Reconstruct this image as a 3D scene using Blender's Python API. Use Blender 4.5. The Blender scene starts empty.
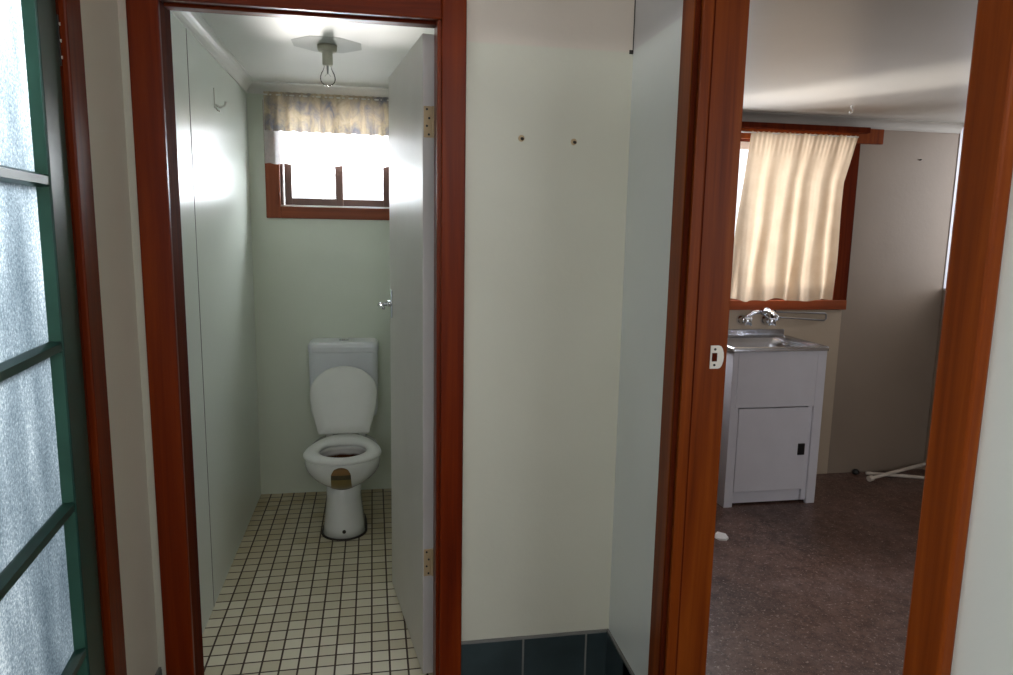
import bpy, bmesh, math, random
from mathutils import Vector, Matrix
random.seed(7)
sc = bpy.context.scene
COL = sc.collection
pi = math.pi

# ------------------------------------------------------------------ materials
def new_mat(name):
    m = bpy.data.materials.new(name); m.use_nodes = True
    nt = m.node_tree
    for n in list(nt.nodes): nt.nodes.remove(n)
    out = nt.nodes.new('ShaderNodeOutputMaterial')
    return m, nt, out

def N(nt, typ, **kw):
    n = nt.nodes.new(typ)
    for k, v in kw.items():
        if k.startswith('i_'):
            n.inputs[k[2:].replace('_', ' ')].default_value = v
        else:
            setattr(n, k, v)
    return n

def rgba(c): return (c[0], c[1], c[2], 1.0)

def principled(nt, out, base=None, rough=.5, metal=0., spec=.5, coat=0.):
    p = nt.nodes.new('ShaderNodeBsdfPrincipled')
    if base is not None: p.inputs['Base Color'].default_value = rgba(base)
    p.inputs['Roughness'].default_value = rough
    p.inputs['Metallic'].default_value = metal
    p.inputs['Specular IOR Level'].default_value = spec
    p.inputs['Coat Weight'].default_value = coat
    nt.links.new(p.outputs[0], out.inputs['Surface'])
    return p

def coords(nt, scale=(1, 1, 1), loc=(0, 0, 0), rz=0.):
    g = N(nt, 'ShaderNodeNewGeometry')
    mp = N(nt, 'ShaderNodeMapping')
    mp.inputs['Scale'].default_value = scale
    mp.inputs['Location'].default_value = loc
    mp.inputs['Rotation'].default_value = (0, 0, rz)
    nt.links.new(g.outputs['Position'], mp.inputs['Vector'])
    return mp.outputs[0]

def ramp(nt, fac, stops):
    r = N(nt, 'ShaderNodeValToRGB')
    e = r.color_ramp.elements
    while len(e) < len(stops): e.new(.5)
    for el, (p, c) in zip(e, stops):
        el.position = p; el.color = rgba(c)
    nt.links.new(fac, r.inputs['Fac'])
    return r.outputs['Color']

def noise(nt, vec, scale, detail=4, rough=.55, dist=0.):
    n = N(nt, 'ShaderNodeTexNoise')
    n.inputs['Scale'].default_value = scale
    n.inputs['Detail'].default_value = detail
    n.inputs['Roughness'].default_value = rough
    n.inputs['Distortion'].default_value = dist
    nt.links.new(vec, n.inputs['Vector'])
    return n.outputs['Fac']

def bump(nt, h, p, strength=.2, dist=.01):
    b = N(nt, 'ShaderNodeBump')
    b.inputs['Strength'].default_value = strength
    b.inputs['Distance'].default_value = dist
    nt.links.new(h, b.inputs['Height'])
    nt.links.new(b.outputs[0], p.inputs['Normal'])

def mixc(nt, fac, a, b):
    m = N(nt, 'ShaderNodeMix', data_type='RGBA')
    for sock, v in ((m.inputs[0], fac), (m.inputs[6], a), (m.inputs[7], b)):
        if isinstance(v, (float, int)): sock.default_value = v
        elif isinstance(v, tuple): sock.default_value = rgba(v)
        else: nt.links.new(v, sock)
    return m.outputs[2]

def mathn(nt, op, a, b=None):
    m = N(nt, 'ShaderNodeMath', operation=op)
    for s, v in zip(m.inputs, (a, b)):
        if v is None: continue
        if isinstance(v, (float, int)): s.default_value = v
        else: nt.links.new(v, s)
    return m.outputs[0]

def posz(nt, axis=2):
    g = N(nt, 'ShaderNodeNewGeometry'); s = N(nt, 'ShaderNodeSeparateXYZ')
    nt.links.new(g.outputs['Position'], s.inputs[0])
    return s.outputs[axis]

def paint(name, c1, c2, rough=.35, band=None, spec=.5, mottle=2.2):
    m, nt, out = new_mat(name)
    p = principled(nt, out, rough=rough, spec=spec)
    col = ramp(nt, noise(nt, coords(nt), mottle, 5), [(.3, c1), (.7, c2)])
    if band:
        z = posz(nt)
        f = N(nt, 'ShaderNodeMapRange')
        f.inputs['From Min'].default_value = band[0] - .004; f.inputs['From Max'].default_value = band[0] + .004
        nt.links.new(z, f.inputs['Value'])
        col = mixc(nt, f.outputs[0], col, band[1])
    nt.links.new(col, p.inputs['Base Color'])
    bump(nt, noise(nt, coords(nt), 38, 3), p, .06, .01)
    return m

def wood(name, dark, mid, light, axis='z', rough=.38, coat=.0, spec=.18):
    m, nt, out = new_mat(name)
    p = principled(nt, out, rough=rough, coat=coat, spec=spec)
    p.inputs['Coat Roughness'].default_value = .18
    s = {'z': (26, 26, 1.1), 'x': (1.1, 26, 26), 'y': (26, 1.1, 26)}[axis]
    s2 = {'z': (70, 70, 2), 'x': (2, 70, 70), 'y': (70, 2, 70)}[axis]
    f = noise(nt, coords(nt, s), 1.0, 6, .6, .6)
    f2 = noise(nt, coords(nt, s2), 1.0, 4, .6)
    f = mathn(nt, 'ADD', mathn(nt, 'MULTIPLY', f, .75), mathn(nt, 'MULTIPLY', f2, .25))
    col = ramp(nt, f, [(.3, dark), (.5, mid), (.72, light)])
    nt.links.new(col, p.inputs['Base Color'])
    bump(nt, f2, p, .05, .003)
    return m

def plain(name, c, rough=.5, metal=0., spec=.5, coat=0., var=.06, nscale=8):
    m, nt, out = new_mat(name)
    p = principled(nt, out, c, rough, metal, spec, coat)
    d = tuple(max(0, v * (1 - var)) for v in c); l = tuple(min(1, v * (1 + var)) for v in c)
    nt.links.new(ramp(nt, noise(nt, coords(nt), nscale, 3), [(.35, d), (.65, l)]), p.inputs['Base Color'])
    return m

M = {}
M['hall'] = paint('hall_paint', (.60, .585, .495), (.64, .625, .535), .36, (1.993, (.65, .57, .50)))
M['hall_left'] = paint('hall_left_paint', (.74, .69, .58), (.78, .73, .62), .4)
M['hall_cool'] = paint('hall_side_paint', (.68, .70, .67), (.72, .74, .71), .36, (1.998, (.64, .62, .62)))
M['toilet_wall'] = paint('toilet_paint', (.61, .65, .56), (.65, .69, .60), .32)
M['toilet_side'] = paint('toilet_panel_paint', (.62, .66, .61), (.66, .70, .65), .29)
M['ceil'] = paint('ceiling_paint', (.66, .66, .63), (.70, .70, .67), .52, spec=.35)
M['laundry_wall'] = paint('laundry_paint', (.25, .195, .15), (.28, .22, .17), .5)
M['laundry_board'] = paint('laundry_board_paint', (.40, .32, .235), (.44, .355, .265), .5)
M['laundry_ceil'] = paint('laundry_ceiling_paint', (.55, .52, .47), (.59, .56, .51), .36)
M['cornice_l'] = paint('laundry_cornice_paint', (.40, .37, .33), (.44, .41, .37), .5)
M['cornice'] = paint('cornice_paint', (.64, .64, .61), (.68, .68, .65), .4)
M['doorpaint'] = paint('door_paint', (.60, .57, .53), (.64, .61, .57), .36, mottle=5)
M['dooredge'] = paint('door_edge_paint', (.52, .49, .48), (.56, .53, .52), .4)
M['wood'] = wood('varnished_timber', (.075, .006, .0005), (.145, .016, .001), (.225, .034, .0022))
M['wood_h'] = wood('varnished_timber_level', (.075, .006, .0005), (.145, .016, .001), (.225, .034, .0022), 'x')
M['wood_l'] = wood('laundry_timber', (.105, .016, .0015), (.19, .036, .003), (.27, .062, .006), 'z', .42, 0., .16)
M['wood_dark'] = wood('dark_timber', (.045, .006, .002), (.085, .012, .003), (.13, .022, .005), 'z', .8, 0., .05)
M['wood_win'] = wood('window_timber', (.16, .035, .012), (.23, .055, .020), (.29, .08, .03), 'x')
M['wood_winv'] = wood('window_timber_upright', (.16, .035, .012), (.23, .055, .020), (.29, .08, .03), 'z')
M['sash'] = plain('sash_timber', (.11, .05, .035), .4)
M['green'] = plain('green_gloss_paint', (.012, .058, .045), .36, var=.15)
M['green_l'] = plain('green_bead_paint', (.045, .14, .105), .4, var=.15)
M['slate'] = plain('slate_tile', (.03, .045, .05), .3, var=.25, nscale=5)
M['grout'] = plain('grey_grout', (.20, .195, .185), .8)
M['porcelain'] = plain('white_porcelain', (.66, .67, .66), .12, coat=.3, var=.02)
M['plastic'] = plain('white_seat_plastic', (.70, .70, .68), .45, var=.02)
M['cistern'] = plain('cistern_plastic', (.66, .68, .72), .3, var=.02)
M['chrome'] = plain('chrome', (.72, .74, .78), .12, 1., var=.02)
M['steel'] = plain('stainless_steel', (.52, .53, .56), .24, 1., var=.05)
M['dull_metal'] = plain('dull_metal', (.30, .29, .29), .4, .8)
M['brass'] = plain('pale_brass', (.50, .37, .22), .5, .1)
M['black'] = plain('black_plastic', (.012, .011, .011), .35)
M['darkgap'] = plain('dark_gap', (.03, .025, .02), .8)
M['enamel'] = plain('white_enamel', (.68, .67, .72), .32, var=.02)
M['white'] = plain('white_plastic', (.75, .74, .70), .35, var=.02)
M['holder'] = plain('aged_lamp_holder', (.50, .48, .40), .4)
M['rose'] = paint('bare_ceiling_patch', (.50, .51, .49), (.54, .55, .53), .6, spec=.2)
M['pipe'] = plain('cream_pipe', (.62, .55, .47), .45)
M['paper'] = plain('crumpled_paper', (.75, .72, .70), .8)
M['seal'] = plain('dirty_seal', (.025, .018, .012), .7)
M['strike'] = plain('strike_metal', (.78, .74, .66), .4, .1)

# toilet floor mosaic
def floor_tile():
    m, nt, out = new_mat('cream_mosaic_tiles')
    p = principled(nt, out, rough=.22)
    P = .0614
    br = N(nt, 'ShaderNodeTexBrick'); br.offset = 0; br.squash = 1
    br.inputs['Scale'].default_value = 1.0
    br.inputs['Brick Width'].default_value = P; br.inputs['Row Height'].default_value = P
    br.inputs['Mortar Size'].default_value = .0034; br.inputs['Mortar Smooth'].default_value = .1
    br.inputs['Bias'].default_value = 0.
    br.inputs['Color1'].default_value = (.56, .50, .36, 1); br.inputs['Color2'].default_value = (.70, .65, .51, 1)
    br.inputs['Mortar'].default_value = (.045, .022, .010, 1)
    v = coords(nt, (1, 1, 1), (.552 + 20 * P - .0413, -2.387 + 40 * P, 0), -.0106)
    nt.links.new(v, br.inputs['Vector'])
    # dirtier, yellower tiles towards the far end and the left wall
    y = posz(nt, 1)
    mr = N(nt, 'ShaderNodeMapRange'); mr.inputs['From Min'].default_value = 2.7; mr.inputs['From Max'].default_value = 3.9
    nt.links.new(y, mr.inputs['Value'])
    d = mathn(nt, 'MULTIPLY', mr.outputs[0], noise(nt, coords(nt), 6, 4))
    d = mathn(nt, 'MULTIPLY', d, 1.1)
    stain = mixc(nt, d, br.outputs['Color'], (.34, .24, .09))
    keep = mixc(nt, br.outputs['Fac'], stain, br.inputs['Mortar'].default_value[:3])
    nt.links.new(keep, p.inputs['Base Color'])
    r = N(nt, 'ShaderNodeMapRange'); r.inputs['To Min'].default_value = .24; r.inputs['To Max'].default_value = .8
    nt.links.new(br.outputs['Fac'], r.inputs['Value']); nt.links.new(r.outputs[0], p.inputs['Roughness'])
    h = mathn(nt, 'SUBTRACT', 1.0, br.outputs['Fac'])
    bump(nt, h, p, .5, .002)
    return m
M['mosaic'] = floor_tile()

def laundry_floor():
    m, nt, out = new_mat('brown_speckled_floor')
    p = principled(nt, out, rough=.25, spec=.4)
    a = ramp(nt, noise(nt, coords(nt), 2.2, 6, .62), [(.36, (.040, .012, .003)), (.50, (.095, .034, .014)), (.66, (.15, .085, .07))])
    b = ramp(nt, noise(nt, coords(nt), 15, 7, .85), [(.38, (.012, .006, .004)), (.62, (.22, .14, .12))])
    fl = ramp(nt, noise(nt, coords(nt), 62, 3, .9), [(.585, (0, 0, 0)), (.64, (1, 1, 1))])
    dk = ramp(nt, noise(nt, coords(nt, (1, 1, 1), (7, 3, 0)), 48, 3, .9), [(.36, (1, 1, 1)), (.44, (0, 0, 0))])
    col = mixc(nt, .5, a, b)
    col = mixc(nt, mathn(nt, 'MULTIPLY', fl, .55), col, (.58, .47, .42))
    col = mixc(nt, mathn(nt, 'MULTIPLY', dk, .6), col, (.012, .007, .005))
    nt.links.new(col, p.inputs['Base Color'])
    r = N(nt, 'ShaderNodeMapRange'); r.inputs['To Min'].default_value = .25; r.inputs['To Max'].default_value = .5
    nt.links.new(noise(nt, coords(nt), 20, 4), r.inputs['Value']); nt.links.new(r.outputs[0], p.inputs['Roughness'])
    bump(nt, noise(nt, coords(nt), 9, 4), p, .05, .003)
    return m
M['laundry_floor'] = laundry_floor()

def hall_floor():
    m, nt, out = new_mat('slate_floor_tiles')
    p = principled(nt, out, rough=.35)
    br = N(nt, 'ShaderNodeTexBrick'); br.offset = 0
    br.inputs['Scale'].default_value = 1.0
    br.inputs['Brick Width'].default_value = .205; br.inputs['Row Height'].default_value = .205
    br.inputs['Mortar Size'].default_value = .004
    br.inputs['Color1'].default_value = (.022, .034, .038, 1); br.inputs['Color2'].default_value = (.035, .045, .048, 1)
    br.inputs['Mortar'].default_value = (.13, .125, .12, 1)
    nt.links.new(coords(nt), br.inputs['Vector']); nt.links.new(br.outputs['Color'], p.inputs['Base Color'])
    return m
M['hall_floor'] = hall_floor()

def clear_glass(name, tint=(1, 1, 1), gloss=.08):
    m, nt, out = new_mat(name)
    t = N(nt, 'ShaderNodeBsdfTransparent'); t.inputs[0].default_value = rgba(tint)
    g = N(nt, 'ShaderNodeBsdfGlossy'); g.inputs['Roughness'].default_value = .02
    mx = N(nt, 'ShaderNodeMixShader'); mx.inputs[0].default_value = gloss
    nt.links.new(t.outputs[0], mx.inputs[1]); nt.links.new(g.outputs[0], mx.inputs[2])
    nt.links.new(mx.outputs[0], out.inputs['Surface'])
    return m
M['glass'] = clear_glass('window_glass')

def bulb_glass():
    m, nt, out = new_mat('bulb_glass')
    t = N(nt, 'ShaderNodeBsdfTransparent')
    g = N(nt, 'ShaderNodeBsdfGlossy'); g.inputs['Roughness'].default_value = .03
    lw = N(nt, 'ShaderNodeLayerWeight'); lw.inputs['Blend'].default_value = .12
    mx = N(nt, 'ShaderNodeMixShader')
    nt.links.new(lw.outputs['Fresnel'], mx.inputs[0])
    nt.links.new(t.outputs[0], mx.inputs[1]); nt.links.new(g.outputs[0], mx.inputs[2])
    nt.links.new(mx.outputs[0], out.inputs['Surface'])
    return m
M['bulb'] = bulb_glass()

def frosted():
    m, nt, out = new_mat('pebbled_obscure_glass')
    tr = N(nt, 'ShaderNodeBsdfTranslucent')
    p = nt.nodes.new('ShaderNodeBsdfGlossy'); p.inputs['Roughness'].default_value = .25
    n1 = noise(nt, coords(nt), 190, 3, .65)
    n2 = noise(nt, coords(nt, (1, 1, .35)), 4, 3, .6)
    f = mathn(nt, 'ADD', mathn(nt, 'MULTIPLY', n1, .55), mathn(nt, 'MULTIPLY', n2, .45))
    col = ramp(nt, f, [(.36, (.14, .17, .19)), (.5, (.28, .315, .335)), (.64, (.63, .65, .65))])
    nt.links.new(col, tr.inputs['Color'])
    b = N(nt, 'ShaderNodeBump'); b.inputs['Strength'].default_value = .6; b.inputs['Distance'].default_value = .004
    nt.links.new(n1, b.inputs['Height'])
    nt.links.new(b.outputs[0], p.inputs['Normal']); nt.links.new(b.outputs[0], tr.inputs['Normal'])
    mx = N(nt, 'ShaderNodeMixShader'); mx.inputs[0].default_value = .07
    nt.links.new(tr.outputs[0], mx.inputs[1]); nt.links.new(p.outputs[0], mx.inputs[2])
    nt.links.new(mx.outputs[0], out.inputs['Surface'])
    return m
M['frosted'] = frosted()

def fabric(name, stops, nscale, trans=.5, alpha=0., stretch=(1, 1, 1), dist=0.):
    m, nt, out = new_mat(name)
    col = ramp(nt, noise(nt, coords(nt, stretch), nscale, 4, .6, dist), stops)
    d = N(nt, 'ShaderNodeBsdfDiffuse'); t = N(nt, 'ShaderNodeBsdfTranslucent')
    nt.links.new(col, d.inputs[0]); nt.links.new(col, t.inputs[0])
    mx = N(nt, 'ShaderNodeMixShader'); mx.inputs[0].default_value = trans
    nt.links.new(d.outputs[0], mx.inputs[1]); nt.links.new(t.outputs[0], mx.inputs[2])
    s = mx.outputs[0]
    if alpha:
        tp = N(nt, 'ShaderNodeBsdfTransparent'); m2 = N(nt, 'ShaderNodeMixShader'); m2.inputs[0].default_value = alpha
        nt.links.new(s, m2.inputs[1]); nt.links.new(tp.outputs[0], m2.inputs[2]); s = m2.outputs[0]
    nt.links.new(s, out.inputs['Surface'])
    return m
M['valance'] = fabric('floral_valance_fabric', [(.32, (.27, .27, .31)), (.43, (.42, .37, .32)), (.55, (.56, .47, .34)), (.70, (.66, .58, .45))], 15, .27, 0., (1, 1, .8), .8)
M['lace'] = fabric('white_lace', [(.35, (.82, .82, .84)), (.65, (.93, .93, .94))], 60, .6, .05)
M['curtain'] = fabric('cream_curtain_fabric', [(.35, (.58, .45, .32)), (.65, (.64, .51, .37))], 9, .25)

def bowl_inside():
    m, nt, out = new_mat('stained_bowl_glaze')
    p = principled(nt, out, rough=.18)
    z = posz(nt)
    f = mathn(nt, 'ADD', z, mathn(nt, 'MULTIPLY', noise(nt, coords(nt), 25, 3), .012))
    mr = N(nt, 'ShaderNodeMapRange'); mr.inputs['From Min'].default_value = .362; mr.inputs['From Max'].default_value = .374
    nt.links.new(f, mr.inputs['Value'])
    nt.links.new(mixc(nt, mr.outputs[0], (.075, .025, .008), (.60, .58, .57)), p.inputs['Base Color'])
    return m
M['bowl_in'] = bowl_inside()

def sticker():
    m, nt, out = new_mat('faded_sticker')
    p = principled(nt, out, rough=.4)
    z = posz(nt)
    mr = N(nt, 'ShaderNodeMapRange'); mr.inputs['From Min'].default_value = .255; mr.inputs['From Max'].default_value = .392
    nt.links.new(z, mr.inputs['Value'])
    r = N(nt, 'ShaderNodeValToRGB'); r.color_ramp.interpolation = 'CONSTANT'
    e = r.color_ramp.elements
    for _ in range(3): e.new(.5)
    for el, (pp, c) in zip(e, [(0, (.055, .05, .03)), (.08, (.22, .15, .045)), (.52, (.02, .015, .012)), (.70, (.27, .12, .035)), (.9, (.18, .085, .03))]):
        el.position = pp; el.color = rgba(c)
    nt.links.new(mr.outputs[0], r.inputs[0])
    n = noise(nt, coords(nt), 45, 3)
    nt.links.new(mixc(nt, mathn(nt, 'MULTIPLY', n, .7), r.outputs[0], (.12, .10, .04)), p.inputs['Base Color'])
    return m
M['sticker'] = sticker()
M['ground'] = plain('pale_concrete_ground', (.42, .41, .38), .9)
M['rooftop'] = plain('roof_sheet', (.3, .3, .3), .8)

# ------------------------------------------------------------------ mesh helpers
def obj(name, bm, mats, parent=None, smooth=False, bev=0., seg=2, loc=(0, 0, 0)):
    me = bpy.data.meshes.new(name)
    bmesh.ops.recalc_face_normals(bm, faces=bm.faces)
    bm.to_mesh(me); bm.free()
    for m in (mats if isinstance(mats, (list, tuple)) else [mats]): me.materials.append(M[m])
    o = bpy.data.objects.new(name, me); COL.objects.link(o)
    o.location = loc
    if smooth:
        for p in me.polygons: p.use_smooth = True
    if bev:
        b = o.modifiers.new('bevel', 'BEVEL'); b.width = bev; b.segments = seg; b.limit_method = 'ANGLE'; b.angle_limit = .6
    if parent: o.parent = parent
    return o

def empty(name, loc, rz=0.):
    o = bpy.data.objects.new(name, None); COL.objects.link(o)
    o.empty_display_size = .1; o.location = loc; o.rotation_euler = (0, 0, rz)
    return o

def tag(o, label=None, cat=None, group=None, kind=None):
    if label: o['label'] = label
    if cat: o['category'] = cat
    if group: o['group'] = group
    if kind: o['kind'] = kind
    return o

def struct(o, label=None, cat=None): return tag(o, label, cat, None, 'structure')

def box(bm, x0, x1, y0, y1, z0, z1, mi=0, fm=None):
    vs = [bm.verts.new(p) for p in ((x0, y0, z0), (x1, y0, z0), (x1, y1, z0), (x0, y1, z0), (x0, y0, z1), (x1, y0, z1), (x1, y1, z1), (x0, y1, z1))]
    fs = dict(b=(3, 2, 1, 0), t=(4, 5, 6, 7), f=(0, 1, 5, 4), r=(1, 2, 6, 5), k=(2, 3, 7, 6), l=(3, 0, 4, 7))
    for k, idx in fs.items():
        f = bm.faces.new([vs[i] for i in idx]); f.material_index = (fm or {}).get(k, mi)

def BX(*boxes, mi=0, fm=None):
    bm = bmesh.new()
    for b in boxes: box(bm, *b, mi=mi, fm=fm)
    return bm

def tube(bm, pts, r, n=10, cap=True, mi=0):
    pts = [Vector(p) for p in pts]
    rr = r if isinstance(r, (list, tuple)) else [r] * len(pts)
    rings = []; up = None
    for i, p in enumerate(pts):
        a = pts[max(i - 1, 0)]; b = pts[min(i + 1, len(pts) - 1)]
        t = (b - a).normalized()
        if up is None:
            up = t.orthogonal().normalized()
        else:
            up = (up - t * up.dot(t))
            up = up.normalized() if up.length > 1e-6 else t.orthogonal().normalized()
        s = t.cross(up)
        rings.append([bm.verts.new(p + (up * math.cos(2 * pi * k / n) + s * math.sin(2 * pi * k / n)) * rr[i]) for k in range(n)])
    for A, B in zip(rings, rings[1:]):
        for k in range(n):
            f = bm.faces.new((A[k], A[(k + 1) % n], B[(k + 1) % n], B[k])); f.material_index = mi
    if cap:
        bm.faces.new(rings[0][::-1]).material_index = mi; bm.faces.new(rings[-1]).material_index = mi

def loft(bm, rings, close_a=True, close_b=True, mi=0):
    R = [[bm.verts.new(p) for p in r] for r in rings]
    n = len(R[0])
    for A, B in zip(R, R[1:]):
        for k in range(n):
            bm.faces.new((A[k], A[(k + 1) % n], B[(k + 1) % n], B[k])).material_index = mi
    if close_a: bm.faces.new(R[0][::-1]).material_index = mi
    if close_b: bm.faces.new(R[-1]).material_index = mi
    return R

def circ(cx, cy, z, r, n=24, ry=None):
    return [(cx + r * math.cos(2 * pi * k / n), cy + (ry or r) * math.sin(2 * pi * k / n), z) for k in range(n)]

def rrect(x0, x1, y0, y1, z, r, n=5):
    out = []
    for cx, cy, a0 in ((x1 - r, y1 - r, 0), (x0 + r, y1 - r, pi / 2), (x0 + r, y0 + r, pi), (x1 - r, y0 + r, 1.5 * pi)):
        for k in range(n + 1):
            a = a0 + pi / 2 * k / n
            out.append((cx + r * math.cos(a), cy + r * math.sin(a), z))
    return out

def sheet(bm, fn, nu, nv, mi=0):
    V = [[bm.verts.new(fn(u / nu, v / nv)) for u in range(nu + 1)] for v in range(nv + 1)]
    for v in range(nv):
        for u in range(nu):
            bm.faces.new((V[v][u], V[v][u + 1], V[v + 1][u + 1], V[v + 1][u])).material_index = mi

# ------------------------------------------------------------------ dimensions
CAM_H = 1.4787
YF = 2.03            # hall face of the toilet-door wall
YT = 2.125           # toilet face of it
XR = .723            # hall face of the laundry-door wall
XRL = .812           # laundry face of it
XHL = -.651          # hall left wall
XTL = -.669          # toilet left wall
XTR = .25            # toilet right wall
YTB = 3.911          # toilet back wall
YLB = 3.82           # laundry back wall
XLR = 3.444          # laundry right wall
ZT = 2.2; ZL = 2.158; ZH = 2.42
YB = -1.7

def xtl(y): return XTL + .0106 * (YTB - y)     # the left toilet wall runs slightly out of square

# ------------------------------------------------------------------ shell
# toilet-door wall: hall paint in front, toilet paint behind
fmF = dict(f=0, k=1, l=0, r=0, t=0, b=0)
o = obj('wall_front', BX((XHL - .12, -.575, YF, YT, 0, ZH), (.195, XRL, YF, YT, 0, ZH), (-.575, .195, YF, YT, 2.075, ZH), fm=fmF), ['hall', 'toilet_wall'])
struct(o, 'cream wall around the toilet doorway facing the hall', 'wall')
# hall left wall with the green door's opening
GY0, GY1, GZ = .86, 1.665, 2.06
o = obj('wall_left', BX((XHL - .12, XHL, GY1 + .03, YF, 0, ZH), (XHL - .12, XHL, YB, GY0 - .03, 0, ZH), (XHL - .12, XHL, GY0 - .03, GY1 + .03, GZ + .03, ZH)), ['hall_left'])
struct(o, 'cream strip of hall wall beside the green door', 'wall')
# laundry-door wall
LY0, LY1, LZ = .7795, 1.575, 2.42
fmR = dict(l=0, r=1, f=0, k=0, t=0, b=0)
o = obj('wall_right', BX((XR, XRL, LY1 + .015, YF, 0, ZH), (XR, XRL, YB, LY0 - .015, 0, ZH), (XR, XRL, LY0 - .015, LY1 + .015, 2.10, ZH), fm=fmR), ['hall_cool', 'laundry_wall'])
struct(o, 'pale hall wall that holds the laundry doorway', 'wall')
o = obj('wall_back', BX((XHL - .12, XRL, YB - .1, YB, 0, ZH)), ['hall']); struct(o, 'hall wall behind the viewer', 'wall')
o = obj('ceiling', BX((XHL - .12, XRL, YB - .1, YT, ZH, ZH + .05)), ['ceil']); struct(o, 'hall ceiling', 'ceiling')
o = obj('floor', BX((XHL - .12, XR + .03, YB - .1, YF + .04, -.06, 0)), ['hall_floor']); struct(o, 'dark tiled hall floor', 'floor')
# toilet room
bm = bmesh.new()
loft(bm, [[(XTL - .1, YT, z), (xtl(YT), YT, z), (xtl(YTB + .12), YTB + .12, z), (XTL - .1, YTB + .12, z)] for z in (0, ZT)])
o = obj('wall_toilet_left', bm, ['toilet_side']); struct(o, 'pale green panelled left wall of the toilet room', 'wall')
o = obj('wall_toilet_right', BX((XTR, XTR + .08, YT, YTB + .12, 0, ZT)), ['toilet_wall']); struct(o, 'toilet room wall behind the open door', 'wall')
WX0, WX1, WZ0, WZ1 = -.515, .068, 1.58, 2.10
o = obj('wall_toilet_back', BX((XTL, WX0, YTB, YTB + .12, 0, ZT), (WX1, XTR, YTB, YTB + .12, 0, ZT), (WX0, WX1, YTB, YTB + .12, 0, WZ0), (WX0, WX1, YTB, YTB + .12, WZ1, ZT)), ['toilet_wall'])
struct(o, 'pale green end wall behind the toilet', 'wall')
o = obj('ceiling_toilet', BX((XTL - .1, XTR + .08, YT, YTB + .12, ZT, ZT + .05)), ['ceil']); struct(o, 'white toilet room ceiling', 'ceiling')
o = obj('floor_toilet', BX((XTL - .1, XTR + .08, YF + .04, YTB + .12, -.06, 0)), ['mosaic']); struct(o, 'small cream mosaic tiles on the toilet floor', 'floor')
# laundry
LX0, LX1, LZ0, LZ1 = 1.42, 2.70, 1.095, 2.03
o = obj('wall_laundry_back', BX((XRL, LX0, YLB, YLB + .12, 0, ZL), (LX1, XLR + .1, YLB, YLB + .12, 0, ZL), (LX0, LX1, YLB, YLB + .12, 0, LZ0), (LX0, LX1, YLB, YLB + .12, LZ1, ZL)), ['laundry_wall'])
struct(o, 'dim beige laundry wall with the curtained window', 'wall')
RY0, RY1, RZ0, RZ1 = 3.30, 3.817, 1.16, 2.15
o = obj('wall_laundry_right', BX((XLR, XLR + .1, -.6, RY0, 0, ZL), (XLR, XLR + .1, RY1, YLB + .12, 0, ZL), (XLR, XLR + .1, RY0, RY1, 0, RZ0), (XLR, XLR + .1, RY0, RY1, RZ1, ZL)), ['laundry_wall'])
struct(o, 'right side wall of the laundry', 'wall')
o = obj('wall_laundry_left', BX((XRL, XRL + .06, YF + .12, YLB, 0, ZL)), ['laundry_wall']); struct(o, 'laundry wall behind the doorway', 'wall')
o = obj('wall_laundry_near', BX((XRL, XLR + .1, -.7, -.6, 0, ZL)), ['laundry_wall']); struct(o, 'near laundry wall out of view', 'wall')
o = obj('ceiling_laundry', BX((XRL, XLR + .1, -.7, YLB + .12, ZL, ZL + .05)), ['laundry_ceil']); struct(o, 'dull white laundry ceiling', 'ceiling')
o = obj('floor_laundry', BX((XR + .03, XLR + .1, -.7, YLB + .12, -.06, 0)), ['laundry_floor']); struct(o, 'worn brown speckled laundry floor', 'floor')
# ground outside
bm = bmesh.new(); box(bm, -14, 14, -14, 14, -.5, -.42)
o = obj('ground', bm, ['ground']); struct(o, 'pale ground outside the windows', 'ground')

# cornices: cove profile swept along a line
def cove(bm, axis, at, a0, a1, ztop, s, sgn, d=None):
    d = d or s
    prof = [(0, -s), (.006, -s)] + [(d - (d - .006) * math.cos(t * pi / 12) , -(s - .004) * (1 - math.sin(t * pi / 12)) - .004) for t in range(0, 7)] + [(d, 0), (0, 0)]
    A = []; B = []
    for u, z in prof:
        if axis == 'x':
            A.append((a0, at + sgn * u, ztop + z)); B.append((a1, at + sgn * u, ztop + z))
        else:
            A.append((at + sgn * u, a0, ztop + z)); B.append((at + sgn * u, a1, ztop + z))
    loft(bm, [A, B])
bm = bmesh.new(); cove(bm, 'y', XTL, YT, YTB, ZT, .05, 1)
for v_ in bm.verts: v_.co.x += xtl(v_.co.y) - XTL
cove(bm, 'x', YTB, XTL, XTR, ZT, .05, -1)
struct(obj('trim_1', bm, ['cornice']), 'white coved cornice around the toilet ceiling', 'cornice')
bm = bmesh.new(); cove(bm, 'x', YLB, XRL, XLR, ZL, .054, -1)
struct(obj('trim_2', bm, ['cornice_l']), 'white coved cornice above the laundry window', 'cornice')
# dark joint between two wall panels of the toilet, crack in the hall corner
struct(obj('trim_3', BX((xtl(2.716) - .002, xtl(2.716) + .0012, 2.7135, 2.7185, 0, ZT - .05)), ['grout']), 'thin joint line between toilet wall panels', 'panel joint')
struct(obj('trim_4', BX((XR - .0022, XR, YF - .002, YF, 1.99, 2.15), (XR - .012, XR - .001, YF - .002, YF, 1.988, 1.999)), ['darkgap']), 'dark crack at the top of the hall corner', 'crack')

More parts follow.
